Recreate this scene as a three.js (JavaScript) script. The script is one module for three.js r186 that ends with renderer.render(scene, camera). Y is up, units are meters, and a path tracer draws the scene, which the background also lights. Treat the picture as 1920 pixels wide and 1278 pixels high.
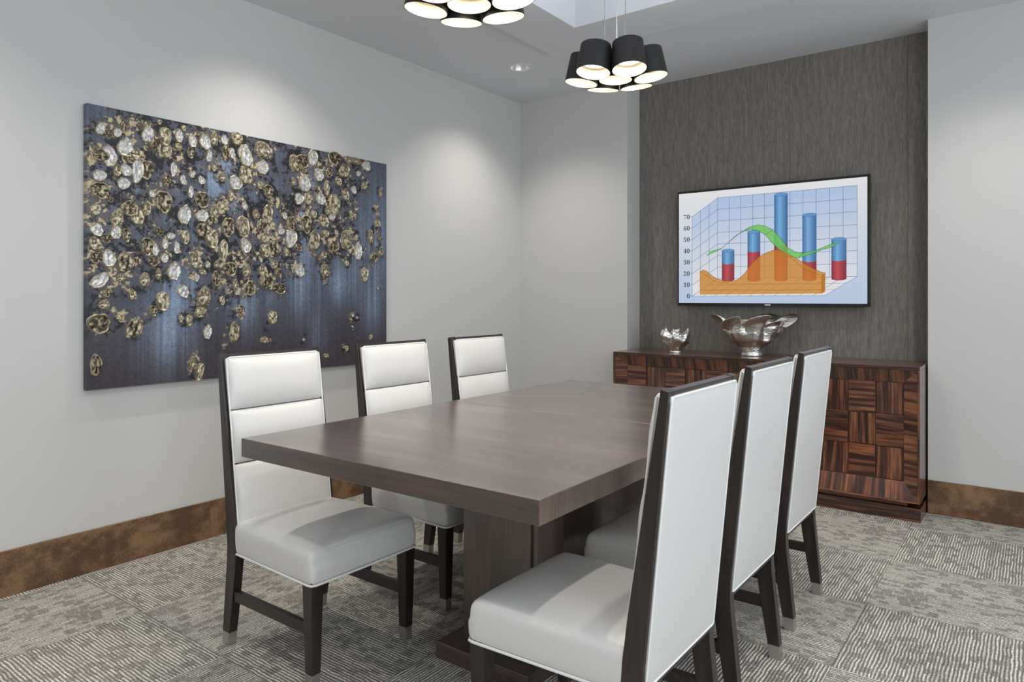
import * as THREE from 'three';
import { mergeGeometries, mergeVertices } from 'three/addons/utils/BufferGeometryUtils.js';
import { RoundedBoxGeometry } from 'three/addons/geometries/RoundedBoxGeometry.js';
import { RectAreaLightUniformsLib } from 'three/addons/lights/RectAreaLightUniformsLib.js';

// ---------------------------------------------------------------- camera, sky, exposure
const scene = new THREE.Scene();
const renderer = new THREE.WebGLRenderer({ antialias: true });
renderer.toneMapping = THREE.LinearToneMapping;
renderer.toneMappingExposure = 1.18;
renderer.shadowMap.enabled = true;
RectAreaLightUniformsLib.init();

const IW = 1920, IH = 1278, FOC = 1314, HORIZON = 558, EYE = 1.30;
const YAW = Math.atan((1948 - 960) / FOC);
const camera = new THREE.PerspectiveCamera(2 * Math.atan(IH / 2 / FOC) * 180 / Math.PI, IW / IH, 0.05, 60);
camera.position.set(0, EYE, 0);
camera.rotation.y = YAW;
camera.setViewOffset(IW, IH, 0, IH / 2 - HORIZON, IW, IH);
scene.add(camera);

scene.background = new THREE.Color().setRGB(0.75, 0.86, 1.0);

// daylight entering through the two windows of the right wall
function windowLight(z, w, strength) {
  const l = new THREE.RectAreaLight(new THREE.Color().setRGB(0.86, 0.93, 1.0), strength, w, 1.9);
  l.position.set(1.86, 1.75, z);
  l.lookAt(0, 1.75, z);
  scene.add(l);
}
windowLight(-2.5, 2.6, 1.95);
windowLight(0.75, 2.2, 4.4);

// pixel of the photograph -> direction from the camera
function pixelRay(px, py) {
  const f = new THREE.Vector3(-Math.sin(YAW), 0, -Math.cos(YAW));
  const r = new THREE.Vector3(Math.cos(YAW), 0, -Math.sin(YAW));
  return f.addScaledVector(r, (px - 960) / FOC).add(new THREE.Vector3(0, (HORIZON - py) / FOC, 0));
}
const onX = (px, py, x) => { const d = pixelRay(px, py); return d.multiplyScalar(x / d.x).add(new THREE.Vector3(0, EYE, 0)); };
const onZ = (px, py, z) => { const d = pixelRay(px, py); return d.multiplyScalar(z / d.z).add(new THREE.Vector3(0, EYE, 0)); };

// ---------------------------------------------------------------- helpers
function rng(seed) { let s = seed >>> 0; return () => { s = (s + 0x6D2B79F5) >>> 0; let t = s; t = Math.imul(t ^ (t >>> 15), t | 1); t ^= t + Math.imul(t ^ (t >>> 7), t | 61); return ((t ^ (t >>> 14)) >>> 0) / 4294967296; }; }
const clamp = (x, a = 0, b = 1) => Math.min(b, Math.max(a, x));
const lerp = (a, b, t) => a + (b - a) * t;
const smooth = (a, b, x) => { const t = clamp((x - a) / (b - a)); return t * t * (3 - 2 * t); };
function noise2(seed, period = 64) {                       // value noise; wx, wy give the wrap in cells
  const r = rng(seed), g = new Float32Array(period * period).map(() => r());
  return (x, y, wx = period, wy = period) => {
    const xi = Math.floor(x), yi = Math.floor(y), fx = x - xi, fy = y - yi;
    const u = fx * fx * (3 - 2 * fx), v = fy * fy * (3 - 2 * fy), m = (a, w) => ((a % w) + w) % w % period;
    const x0 = m(xi, wx), x1 = m(xi + 1, wx), y0 = m(yi, wy) * period, y1 = m(yi + 1, wy) * period;
    const a = g[y0 + x0], b = g[y0 + x1], c = g[y1 + x0], d = g[y1 + x1];
    return lerp(lerp(a, b, u), lerp(c, d, u), v);
  };
}
function texture(w, h, fn, srgb = true) {                  // fn(u, v) -> [r, g, b] 0..255
  const data = new Uint8Array(w * h * 4);
  for (let y = 0; y < h; y++) for (let x = 0; x < w; x++) {
    const c = fn((x + 0.5) / w, (y + 0.5) / h), i = (y * w + x) * 4;
    data[i] = clamp(c[0], 0, 255); data[i + 1] = clamp(c[1], 0, 255); data[i + 2] = clamp(c[2], 0, 255); data[i + 3] = 255;
  }
  const t = new THREE.DataTexture(data, w, h, THREE.RGBAFormat);
  t.wrapS = t.wrapT = THREE.RepeatWrapping; t.magFilter = THREE.LinearFilter; t.minFilter = THREE.LinearMipmapLinearFilter;
  t.generateMipmaps = true; if (srgb) t.colorSpace = THREE.SRGBColorSpace; t.needsUpdate = true;
  return t;
}
const mix3 = (a, b, t) => [lerp(a[0], b[0], t), lerp(a[1], b[1], t), lerp(a[2], b[2], t)];

const taken = {};
function numbered(name) { const n = taken[name] = (taken[name] ?? -1) + 1; return n ? `${name}_${String(n).padStart(3, '0')}` : name; }
function mesh(name, geo, mat, parent = scene) {
  const m = new THREE.Mesh(geo, mat); m.name = parent === scene ? numbered(name) : name;
  m.castShadow = m.receiveShadow = true; parent.add(m); return m;
}
function thing(name, label, category, pos, turn = 0, group) {
  const o = new THREE.Group(); o.name = numbered(name); o.position.set(...pos); o.rotation.y = turn;
  o.userData = { label, category }; if (group) o.userData.group = group; scene.add(o); return o;
}
function struct(name, geo, mat, label) { const m = mesh(name, geo, mat); m.userData = { kind: 'structure', label, category: name.split('_')[0] }; return m; }
const box = (x0, x1, y0, y1, z0, z1) => new THREE.BoxGeometry(x1 - x0, y1 - y0, z1 - z0).translate((x0 + x1) / 2, (y0 + y1) / 2, (z0 + z1) / 2);
const rbox = (x0, x1, y0, y1, z0, z1, r = 0.003, s = 2) => new RoundedBoxGeometry(x1 - x0, y1 - y0, z1 - z0, s, r).translate((x0 + x1) / 2, (y0 + y1) / 2, (z0 + z1) / 2);
const merge = (list) => mergeGeometries(list.map((g) => { const n = g.index ? g.toNonIndexed() : g; for (const k of Object.keys(n.attributes)) if (!['position', 'normal', 'uv'].includes(k)) n.deleteAttribute(k); return n; }));

// uv in metres; v runs along the grain axis (0 x, 1 y, 2 z), off shifts the pattern
function grainUV(geo, grain, size = 1, off = [0, 0]) {
  const g = geo.index ? geo.toNonIndexed() : geo, p = g.attributes.position, n = g.attributes.normal, uv = new Float32Array(p.count * 2);
  for (let i = 0; i < p.count; i++) {
    const P = [p.getX(i), p.getY(i), p.getZ(i)], N = [Math.abs(n.getX(i)), Math.abs(n.getY(i)), Math.abs(n.getZ(i))];
    const face = N.indexOf(Math.max(...N)), axes = [0, 1, 2].filter((a) => a !== face);
    const along = axes.includes(grain) ? grain : axes[0], across = axes.find((a) => a !== along);
    uv[2 * i] = P[across] / size + off[0]; uv[2 * i + 1] = P[along] / size + off[1];
  }
  g.setAttribute('uv', new THREE.BufferAttribute(uv, 2)); return g;
}
// a padded block: rounded edges, dense grid, free displacement
function puffBox(w, h, d, r, n, fn) {
  const g0 = new THREE.BoxGeometry(2, 2, 2, ...(Array.isArray(n) ? n : [n, n, n])); g0.deleteAttribute('uv'); g0.deleteAttribute('normal');
  const g = mergeVertices(g0, 1e-5), p = g.attributes.position, half = [w / 2, h / 2, d / 2], v = new THREE.Vector3();
  for (let i = 0; i < p.count; i++) {
    const s = [p.getX(i), p.getY(i), p.getZ(i)].map((t) => Math.sin(t * Math.PI / 2));
    const q = s.map((t, k) => t * half[k]), inner = q.map((t, k) => clamp(t, -(half[k] - r), half[k] - r));
    v.set(q[0] - inner[0], q[1] - inner[1], q[2] - inner[2]);
    if (v.length() > 1e-7) v.setLength(r);
    const o = [inner[0] + v.x, inner[1] + v.y, inner[2] + v.z];
    if (fn) fn(o, s);
    p.setXYZ(i, ...o);
  }
  g.computeVertexNormals(); return g;
}
const tube = (pts, r, closed = false, seg = 64, rad = 8) => new THREE.TubeGeometry(new THREE.CatmullRomCurve3(pts.map((a) => new THREE.Vector3(...a)), closed, 'catmullrom', 0.15), seg, r, rad, closed);
const lathe = (pts, seg = 40) => new THREE.LatheGeometry(pts.map((a) => new THREE.Vector2(...a)), seg);

// ---------------------------------------------------------------- materials
const M = {};
{
  const n1 = noise2(11), n2 = noise2(12, 128);
  // wood: v along the grain
  const wood = (seed, dark, mid, light, fine, stripes, sharp) => {
    const a = noise2(seed, 64), b = noise2(seed + 1, 128), c = noise2(seed + 2, 256);
    return texture(512, 512, (u, v) => {
      const wob = (a(u * 4, v * 2, 4, 2) - 0.5) * 0.03;
      const s = 0.5 * a((u + wob) * stripes, v * 2, stripes, 2) + 0.33 * b((u + wob) * stripes * 2, v * 4, stripes * 2, 4) + 0.17 * c(u * 256, v * 8, 256, 8);
      const t = smooth(0.5 - sharp, 0.5 + sharp, s);
      const col = t < 0.5 ? mix3(dark, mid, t * 2) : mix3(mid, light, t * 2 - 1);
      const f = 1 + (c(u * 256, v * 16, 256, 16) - 0.5) * fine;
      return col.map((x) => x * f);
    });
  };
  M.tableWood = new THREE.MeshPhysicalMaterial({ map: wood(21, [56, 42, 36], [73, 56, 48], [92, 73, 63], 0.28, 16, 0.4), roughness: 0.34, ior: 1.75, clearcoat: 1, clearcoatRoughness: 0.23 });
  M.zebra = [31, 35, 39, 43].map((s, i) => new THREE.MeshPhysicalMaterial({ map: wood(s, [44, 24, 16], [92, 54, 36], [146, 94, 62], 0.3, 40, 0.3), roughness: 0.4, clearcoat: 0.8, clearcoatRoughness: 0.16, color: [0xffffff, 0xe8e0dc, 0xfff2e6, 0xd8cec8][i] }));
  M.chairWood = new THREE.MeshPhysicalMaterial({ map: wood(51, [34, 27, 25], [43, 35, 32], [54, 45, 41], 0.2, 32, 0.4), roughness: 0.38, clearcoat: 0.2, clearcoatRoughness: 0.3 });
  M.veneer = [61, 65, 69].map((s) => {
    const a = noise2(s, 64), b = noise2(s + 1, 256);
    return new THREE.MeshStandardMaterial({ roughness: 0.55, map: texture(1024, 1024, (u, v) => {
      const w = a(u * 4, v * 4, 4, 4) * 0.9 + 0.25 * a(u * 8, v * 8, 8, 8);
      const ring = 0.5 + 0.5 * Math.sin((u * 10 + w) * Math.PI * 2 * 2);
      const f = b(u * 256, v * 40, 256, 40), g = b(u * 128, v * 12, 128, 12);
      const t = 0.5 * f + 0.4 * g + 0.1 * ring;
      return mix3([104, 99, 94], [146, 139, 131], t);
    }) });
  });
  M.wall = new THREE.MeshStandardMaterial({ color: new THREE.Color().setRGB(0.645, 0.638, 0.622), roughness: 0.75,
    bumpMap: texture(512, 512, (u, v) => { const t = 110 + 60 * n2(u * 128, v * 128); return [t, t, t]; }, false), bumpScale: 0.0003 });
  M.ceiling = new THREE.MeshStandardMaterial({ color: new THREE.Color().setRGB(0.715, 0.735, 0.765), roughness: 0.85 });
  M.baseboard = new THREE.MeshStandardMaterial({ roughness: 0.42, metalness: 0.25, map: texture(512, 512, (u, v) => {
    const t = 0.5 * n1(u * 8, v * 8, 8, 8) + 0.3 * n2(u * 32, v * 24, 32, 24) + 0.2 * n2(u * 128, v * 128, 128, 128);
    return mix3([100, 74, 54], [156, 122, 90], smooth(0.2, 0.8, t));
  }) });
  const leatherBump = texture(512, 512, (u, v) => { const t = 128 + 70 * (n2(u * 128, v * 128) - 0.5) + 40 * (n1(u * 64, v * 64) - 0.5); return [t, t, t]; }, false);
  M.leather = new THREE.MeshPhysicalMaterial({ color: new THREE.Color().setRGB(0.645, 0.633, 0.615), roughness: 0.40, clearcoat: 0.15, clearcoatRoughness: 0.35 });
  M.piping = new THREE.MeshStandardMaterial({ color: new THREE.Color().setRGB(0.76, 0.755, 0.74), roughness: 0.5 });
  M.nickel = new THREE.MeshStandardMaterial({ color: new THREE.Color().setRGB(0.5, 0.485, 0.46), roughness: 0.35, metalness: 0.9 });
  M.silver = new THREE.MeshStandardMaterial({ color: new THREE.Color().setRGB(0.84, 0.825, 0.79), roughness: 0.33, metalness: 1,
    bumpMap: texture(256, 256, (u, v) => { const t = 255 * (0.6 * n1(u * 8, v * 8) + 0.4 * n2(u * 32, v * 32)); return [t, t, t]; }, false), bumpScale: 0.004 });
  M.shadeBlack = new THREE.MeshStandardMaterial({ color: new THREE.Color().setRGB(0.035, 0.034, 0.034), roughness: 0.5, metalness: 0.4 });
  M.shadeGold = new THREE.MeshStandardMaterial({ color: new THREE.Color().setRGB(0.86, 0.78, 0.60), roughness: 0.45, metalness: 0.3 });
  M.cable = new THREE.MeshStandardMaterial({ color: 0x8a8c8e, roughness: 0.4, metalness: 0.6 });
  M.lamp = new THREE.MeshStandardMaterial({ color: 0xffffff, emissive: new THREE.Color().setRGB(1.0, 0.95, 0.86), emissiveIntensity: 7, roughness: 0.6 });
  M.canLamp = new THREE.MeshStandardMaterial({ color: 0xffffff, emissive: new THREE.Color().setRGB(1.0, 0.97, 0.92), emissiveIntensity: 1.1, roughness: 0.6 });
  M.whitePlastic = new THREE.MeshStandardMaterial({ color: new THREE.Color().setRGB(0.78, 0.78, 0.78), roughness: 0.45 });
  M.canReflector = new THREE.MeshStandardMaterial({ color: new THREE.Color().setRGB(0.8, 0.8, 0.8), roughness: 0.25, metalness: 0.7 });
  M.blackPlastic = new THREE.MeshStandardMaterial({ color: new THREE.Color().setRGB(0.014, 0.014, 0.015), roughness: 0.28 });
  M.frameMetal = new THREE.MeshStandardMaterial({ color: 0x4a4b4d, roughness: 0.4, metalness: 0.6 });
  M.glass = new THREE.MeshPhysicalMaterial({ color: 0xffffff, transmission: 1, roughness: 0, thickness: 0, ior: 1.5 });
  M.carpetBack = new THREE.MeshStandardMaterial({ color: 0x4b4844, roughness: 1 });
}

// ---------------------------------------------------------------- the room
const LX = -3.6, BZ = -4.91, NZ = -5.12, NX0 = -2.567, NX1 = -0.538, RX = 1.9, FZ = 2.2, CY = 2.985;
const DROP = 0.04, TRAYX = [-2.261, -0.909], TRAYZ = [-3.644, -1.246], STEPX = [-2.641, -0.529], STEPZ = [-4.017, -0.873], TRAYY = 3.32;
const CANS = [[-3.03, -4.134], [-3.03, -2.30], [-3.03, -0.45], [-0.14, -4.134], [-0.14, -2.30], [-0.14, -0.45], [-3.03, 1.35], [-0.14, 1.35]];

// floor slab and loose-laid carpet tiles, quarter-turned like a chequerboard
const floor = struct('floor', box(LX - 0.15, RX + 0.15, -0.15, -0.007, NZ - 0.15, FZ + 0.15), M.carpetBack, 'floor laid with grey carpet tiles');
{
  const carpet = (seed) => {
    const a = noise2(seed, 64), b = noise2(seed + 1, 128), c = noise2(seed + 2, 256), rows = 50, r = rng(seed + 5);
    const rowTone = Array.from({ length: rows + 1 }, () => r()), rowShift = Array.from({ length: rows + 1 }, () => r() * 64);
    const col = [], bump = [];
    const f = (u, v) => {
      const y = v * rows + (a(u * 16, v * 26) - 0.5) * 0.4, k = clamp(Math.floor(y), 0, rows), fr = y - k;
      const yarn = 0.5 + 0.5 * Math.cos((fr - 0.3) * Math.PI * 2);            // light rib
      const k2 = Math.floor(k / 2), cu = u * 13 + rowShift[k2], ci = Math.floor(cu), cf = cu - ci, pick = b(ci * 3.0 + 0.001, k2 * 5.0 + 0.001) + 0.55 * (a(u * 4 + 3, v * 5) - 0.5);
      const dark = smooth(0.6, 0.7, pick) * smooth(0, 0.12, cf) * smooth(1, 0.88, cf) * (0.55 + 0.45 * rowTone[k]);
      const grain = c(u * 256, v * 256);
      return [yarn, dark, grain, rowTone[k]];
    };
    const map = texture(640, 640, (u, v) => {
      const [y, d, g, t] = f(u, v);
      let col = mix3([104, 101, 95], [226, 221, 210], clamp(0.06 + y * (0.72 + 0.3 * t)));
      col = mix3(col, [116, 111, 104], d * 0.66);
      return col.map((x) => x * (0.72 + 0.56 * g));
    });
    const bumpMap = texture(640, 640, (u, v) => { const [y, d, g] = f(u, v); const t = 255 * clamp(0.55 * y + 0.3 * g - 0.25 * d + 0.2); return [t, t, t]; }, false);
    return new THREE.MeshStandardMaterial({ map, bumpMap, bumpScale: 0.0035, roughness: 1 });
  };
  const kinds = [carpet(101), carpet(131), carpet(161)];
  const px = 0.5955, pz = 0.627, gx = -2.967, gz = -1.40, gap = 0.0009, rr = rng(7);
  for (let i = -2; i < 9; i++) for (let j = -6; j < 6; j++) {
    const x0 = Math.max(gx + i * px, LX), x1 = Math.min(gx + (i + 1) * px, RX), z1 = Math.min(gz - j * pz, FZ), z0 = Math.max(gz - (j + 1) * pz, BZ + 0.0);
    if (x1 - x0 < 0.02 || z1 - z0 < 0.02) continue;
    const g = box(x0 + gap, x1 - gap, -0.007, 0, z0 + gap, z1 - gap), p = g.attributes.position, uv = g.attributes.uv, alongX = (i + j) & 1;
    const flip = rr() < 0.5;
    for (let k = 0; k < p.count; k++) {
      let a = (p.getX(k) - (gx + i * px)) / px, b = (p.getZ(k) - (gz - (j + 1) * pz)) / pz;
      if (flip) { a = 1 - a; b = 1 - b; }
      if (alongX) uv.setXY(k, a, b); else uv.setXY(k, b, a);
    }
    mesh('carpet_tile', g, kinds[Math.floor(rr() * 3)], floor);
  }
}

// walls
struct('wall_left', box(LX - 0.15, LX, -0.15, CY + 0.1, NZ - 0.15, FZ + 0.15), M.wall, 'long light grey painted wall carrying the abstract painting');
struct('wall_back_left', box(LX, NX0, -0.15, CY + 0.1, NZ - 0.15, BZ), M.wall, 'light grey wall section between the painting wall and the niche');
struct('wall_back_right', box(NX1, RX, -0.15, CY + 0.1, NZ - 0.15, BZ), M.wall, 'light grey wall section between the niche and the windows');
const wallBack = struct('wall_niche', box(NX0, NX1, -0.15, CY + 0.1, NZ - 0.15, NZ - 0.012), M.wall, 'back of the niche lined with grey brown wood veneer');
{
  const seams = [NX0, -2.148, -1.405, -0.673, NX1];
  for (let k = 0; k < 4; k++) mesh('veneer_panel', grainUV(rbox(seams[k] + 0.0006, seams[k + 1] - 0.0006, 0, CY, NZ - 0.012, NZ, 0.0008, 1), 1, 1.1, [k * 0.37, k * 0.21]), M.veneer[k % 3], wallBack).userData.label = 'grey brown wood veneer panel lining the niche';
}
// right wall with two windows
const WZ = [[-3.8, -1.2], [-0.35, 1.85]], WY = [0.8, 2.7];
struct('wall_right', merge([
  box(RX, RX + 0.15, -0.15, WY[0], BZ - 0.1, FZ + 0.15), box(RX, RX + 0.15, WY[1], CY + 0.1, BZ - 0.1, FZ + 0.15),
  box(RX, RX + 0.15, WY[0], WY[1], BZ - 0.1, WZ[0][0]), box(RX, RX + 0.15, WY[0], WY[1], WZ[0][1], WZ[1][0]), box(RX, RX + 0.15, WY[0], WY[1], WZ[1][1], FZ + 0.15)]), M.wall, 'light grey wall with two windows');
struct('wall_front', box(LX - 0.15, RX + 0.15, -0.15, CY + 0.1, FZ, FZ + 0.15), M.wall, 'light grey wall facing the niche');
WZ.forEach(([z0, z1], k) => {
  const w = struct(`window_${k + 1}`, merge([
    box(RX + 0.04, RX + 0.1, WY[0], WY[0] + 0.05, z0, z1), box(RX + 0.04, RX + 0.1, WY[1] - 0.05, WY[1], z0, z1),
    box(RX + 0.04, RX + 0.1, WY[0] + 0.05, WY[1] - 0.05, z0, z0 + 0.05), box(RX + 0.04, RX + 0.1, WY[0] + 0.05, WY[1] - 0.05, z1 - 0.05, z1), box(RX + 0.04, RX + 0.1, WY[0] + 0.05, WY[1] - 0.05, (z0 + z1) / 2 - 0.025, (z0 + z1) / 2 + 0.025)]), M.frameMetal, 'dark metal framed window');
  for (const [a, b] of [[z0 + 0.05, (z0 + z1) / 2 - 0.025], [(z0 + z1) / 2 + 0.025, z1 - 0.05]]) mesh('pane', box(RX + 0.066, RX + 0.072, WY[0] + 0.05, WY[1] - 0.05, a, b), M.glass, w);
});

// ceiling: soffit with six round holes, a shallow step, a deep tray
{
  const rect = (x0, x1, z0, z1, C = THREE.Shape) => { const s = new C(); s.moveTo(x0, -z1); s.lineTo(x1, -z1); s.lineTo(x1, -z0); s.lineTo(x0, -z0); s.closePath(); return s; };
  const slab = (shape, y, depth) => new THREE.ExtrudeGeometry(shape, { depth, bevelEnabled: false, curveSegments: 24 }).rotateX(-Math.PI / 2).translate(0, y, 0);
  const outer = rect(LX - 0.15, RX + 0.15, NZ - 0.15, FZ + 0.15); outer.holes.push(rect(...STEPX, ...STEPZ, THREE.Path));
  for (const [x, z] of CANS) { const h = new THREE.Path(); h.absarc(x, -z, 0.083, 0, Math.PI * 2, true); outer.holes.push(h); }
  const band = rect(...STEPX, ...STEPZ); band.holes.push(rect(...TRAYX, ...TRAYZ, THREE.Path));
  const yb = CY - DROP, T = 0.08, y2 = yb + 0.2;
  struct('ceiling', merge([slab(outer, CY, 0.1), slab(band, yb, 0.2),
    box(TRAYX[0] - T, TRAYX[0], y2, TRAYY, TRAYZ[0] - T, TRAYZ[1] + T), box(TRAYX[1], TRAYX[1] + T, y2, TRAYY, TRAYZ[0] - T, TRAYZ[1] + T),
    box(TRAYX[0], TRAYX[1], y2, TRAYY, TRAYZ[0] - T, TRAYZ[0]), box(TRAYX[0], TRAYX[1], y2, TRAYY, TRAYZ[1], TRAYZ[1] + T),
    box(TRAYX[0] - T, TRAYX[1] + T, TRAYY, TRAYY + 0.08, TRAYZ[0] - T, TRAYZ[1] + T)]), M.ceiling, 'grey ceiling with a dropped band around a deep tray');
}
// baseboards
const bb = (name, geo, mat, label) => struct(name, geo, mat, label);
bb('baseboard_left', merge([grainUV(rbox(LX, LX + 0.014, 0, 0.2, -2.048, FZ, 0.002), 2, 0.9)]), M.baseboard, 'tall mottled brown baseboard under the painting');
bb('baseboard_left_far', merge([grainUV(rbox(LX, LX + 0.013, 0, 0.2, BZ, -2.049, 0.002), 2, 0.9, [0.4, 0.3])]), M.baseboard, 'second length of brown baseboard behind the chairs');
bb('baseboard_back_left', grainUV(rbox(LX + 0.015, NX0, 0, 0.2, BZ, BZ + 0.014, 0.002), 0, 0.9, [0.1, 0.6]), M.baseboard, 'brown baseboard left of the niche');
bb('baseboard_back_right', grainUV(rbox(NX1, RX, 0, 0.2, BZ, BZ + 0.014, 0.002), 0, 0.9, [0.7, 0.2]), M.baseboard, 'brown baseboard right of the sideboard');
bb('baseboard_right', grainUV(rbox(RX - 0.014, RX, 0, 0.2, BZ + 0.015, FZ, 0.002), 2, 0.9, [0.3, 0.2]), M.baseboard, 'brown baseboard under the windows');
bb('baseboard_front', grainUV(rbox(LX + 0.015, RX - 0.015, 0, 0.2, FZ - 0.014, FZ, 0.002), 0, 0.9, [0.3, 0.2]), M.baseboard, 'brown baseboard facing the niche');

// ---------------------------------------------------------------- dining table
{
  const t = thing('conference_table', 'dark brown wooden table with thick split top on central pedestal', 'table', [-1.585, 0, -2.445], 0.007);
  const hw = 0.622, hl = 1.07, seam = -0.02, y0 = 0.752, y1 = 0.816;
  mesh('tabletop_leaf', grainUV(rbox(-hw, hw, y0, y1, seam + 0.0012, hl, 0.0025), 0, 1.0), M.tableWood, t);
  mesh('tabletop_leaf', grainUV(rbox(-hw, hw, y0, y1, -hl, seam - 0.0012, 0.0025), 0, 1.0, [0.43, 0.2]), M.tableWood, t);
  mesh('plinth', grainUV(rbox(-0.163, 0.243, 0, 0.059, -0.56, 0.583, 0.003), 2, 1.0, [0.2, 0.1]), M.tableWood, t);
  const ped = mesh('pedestal', grainUV(rbox(-0.105, 0.19, 0.059, y0, -0.5, 0.49, 0.003), 1, 1.0, [0.5, 0]), M.tableWood, t);
  mesh('end_panel', grainUV(rbox(-0.09, 0.207, 0.059, y0, 0.4905, 0.515, 0.003), 1, 1.0, [0.1, 0.4]), M.tableWood, ped);
  mesh('corner_block', grainUV(rbox(0.1905, 0.23, 0.059, y0, 0.34, 0.503, 0.003), 1, 1.0, [0.8, 0.4]), M.tableWood, ped);
}

// ---------------------------------------------------------------- chairs
function makeChair(label) {
  const t = thing('dining_chair', label, 'chair', [0, 0, 0], 0, 'white upholstered chairs around the table');
  const W = 0.2275;
  // seat cushion
  const x0 = -0.222, x1 = 0.277, cx = (x0 + x1) / 2, seatGeo = puffBox(x1 - x0, 0.118, 0.485, 0.022, [18, 14, 18], (o, s) => {
    const f = (o[0] / (x1 - x0)) + 0.5;
    o[2] *= lerp(0.915, 1.0, f);
    if (o[1] > 0) o[1] += 0.026 * (1 - s[0] ** 4) * (1 - s[2] ** 4) * (o[1] / 0.059);
    const side = (1 - s[1] ** 2) * 0.004; o[0] += Math.sign(s[0]) * side * Math.abs(s[0]) ** 6; o[2] += Math.sign(s[2]) * side * Math.abs(s[2]) ** 6;
    if (o[1] > 0) o[0] -= Math.max(0, s[0]) ** 8 * 0.006;
  }).translate(cx, 0.346 + 0.059, 0);
  const seat = mesh('seat', seatGeo, M.leather, t);
  const zr = 0.2425 * 0.917, zf = 0.2425, e = 0.02;
  mesh('piping', tube([[x0 + 0.01, 0.3525, -zr], [cx, 0.3525, -(zr + zf) / 2], [x1 - e, 0.3525, -zf], [x1 - 0.004, 0.3525, -zf + 0.005], [x1 + 0.001, 0.3525, -zf + e], [x1 + 0.003, 0.3525, 0], [x1 + 0.001, 0.3525, zf - e], [x1 - 0.004, 0.3525, zf - 0.005], [x1 - e, 0.3525, zf], [cx, 0.3525, (zr + zf) / 2], [x0 + 0.01, 0.3525, zr]], 0.0046, false, 90, 6), M.piping, seat);
  mesh('seat_frame', grainUV(rbox(-0.2, 0.205, 0.326, 0.347, -0.175, 0.175, 0.003), 0), M.chairWood, t);
  // rear legs rising into the back stiles
  const rear = [[-0.2749, 0.05], [-0.262, 0.18], [-0.2475, 0.32], [-0.2455, 0.37], [-0.249, 0.43], [-0.262, 0.56], [-0.3135, 1.083]];
  const front = [[-0.296, 1.087], [-0.214, 0.56], [-0.1965, 0.43], [-0.1925, 0.37], [-0.194, 0.32], [-0.214, 0.18], [-0.2365, 0.05]];
  const sh = new THREE.Shape(); [...rear, ...front].forEach(([x, y], i) => (i ? sh.lineTo(x, y) : sh.moveTo(x, y))); sh.closePath();
  for (const s of [1, -1]) {
    const g = new THREE.ExtrudeGeometry(sh, { depth: 0.032, bevelEnabled: true, bevelSize: 0.0018, bevelThickness: 0.0018, bevelSegments: 2, steps: 1 });
    g.translate(0, 0, s > 0 ? W - 0.0338 : -W + 0.0018);
    const leg = mesh('leg', grainUV(g, 1, 0.8, [s * 0.2, 0]), M.chairWood, t);
    const f = new THREE.BoxGeometry(0.038, 0.05, 0.035), p = f.attributes.position;
    for (let i = 0; i < p.count; i++) p.setX(i, p.getX(i) + (p.getY(i) > 0 ? 0.0045 : 0));
    mesh('ferrule', f.translate(-0.2605, 0.025, s * (W - 0.0177)), M.nickel, leg);
  }
  // front legs
  for (const s of [1, -1]) {
    const g = new RoundedBoxGeometry(0.05, 0.31, 0.05, 2, 0.002), p = g.attributes.position;
    for (let i = 0; i < p.count; i++) { const k = lerp(0.72, 1, p.getY(i) / 0.31 + 0.5); p.setX(i, p.getX(i) * k); p.setZ(i, p.getZ(i) * k); }
    g.computeVertexNormals();
    const cxl = 0.246, czl = s * 0.214;
    const leg = mesh('leg', grainUV(g.translate(cxl, 0.205, czl), 1, 0.8, [0.3 * s, 0.4]), M.chairWood, t);
    mesh('ferrule', rbox(cxl - 0.0173, cxl + 0.0173, 0, 0.05, czl - 0.0173, czl + 0.0173, 0.0015), M.nickel, leg);
    mesh('stretcher', grainUV(rbox(-0.24, 0.228, 0.172, 0.21, s * 0.211 - 0.011, s * 0.211 + 0.011, 0.002), 0, 0.8, [0.1, 0.2 * s]), M.chairWood, t);
  }
  // back
  const U = [-0.1295, 0.9916], N = [0.9916, 0.1295], base = [-0.191, 0.36];
  const place = (g, b = base, u = U, n = N) => { const p = g.attributes.position; for (let i = 0; i < p.count; i++) { const a = p.getX(i), h = p.getY(i); p.setXY(i, b[0] + n[0] * a + u[0] * h, b[1] + n[1] * a + u[1] * h); } g.computeVertexNormals(); return g; };
  const tt = (y) => (y - 0.36) / U[1];
  const cuts = [0.41, 0.676, 0.875, 1.073].map(tt);
  for (let k = 0; k < 3; k++) {
    const h = cuts[k + 1] - cuts[k] - 0.001;
    const g = puffBox(0.03, h, 0.425, 0.010, [4, 14, 18], (o, s) => { if (o[0] > 0) o[0] += 0.026 * (1 - Math.abs(s[1]) ** 2.4) * (1 - s[2] ** 8); });
    mesh('back_cushion', place(g.translate(-0.006, (cuts[k] + cuts[k + 1]) / 2, 0)), M.leather, t);
  }
  const q = (n, tv, z) => [base[0] + N[0] * n + U[0] * tv, base[1] + N[1] * n + U[1] * tv, z], zw = 0.2125;
  mesh('piping', tube([q(0.006, cuts[0], zw), q(0.006, (cuts[0] + cuts[3]) / 2, zw), q(0.006, cuts[3] - 0.01, zw), q(0.006, cuts[3] - 0.001, zw - 0.008), q(0.006, cuts[3] - 0.001, 0), q(0.006, cuts[3] - 0.001, -zw + 0.008), q(0.006, cuts[3] - 0.01, -zw), q(0.006, (cuts[0] + cuts[3]) / 2, -zw), q(0.006, cuts[0], -zw)], 0.0036, false, 80, 6), M.piping, t);
  const U2 = [-0.0965, 0.9953], N2 = [0.9953, 0.0965], b2 = [-0.2425, 0.36];
  const hb = (1.074 - 0.375) / U2[1];
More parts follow.
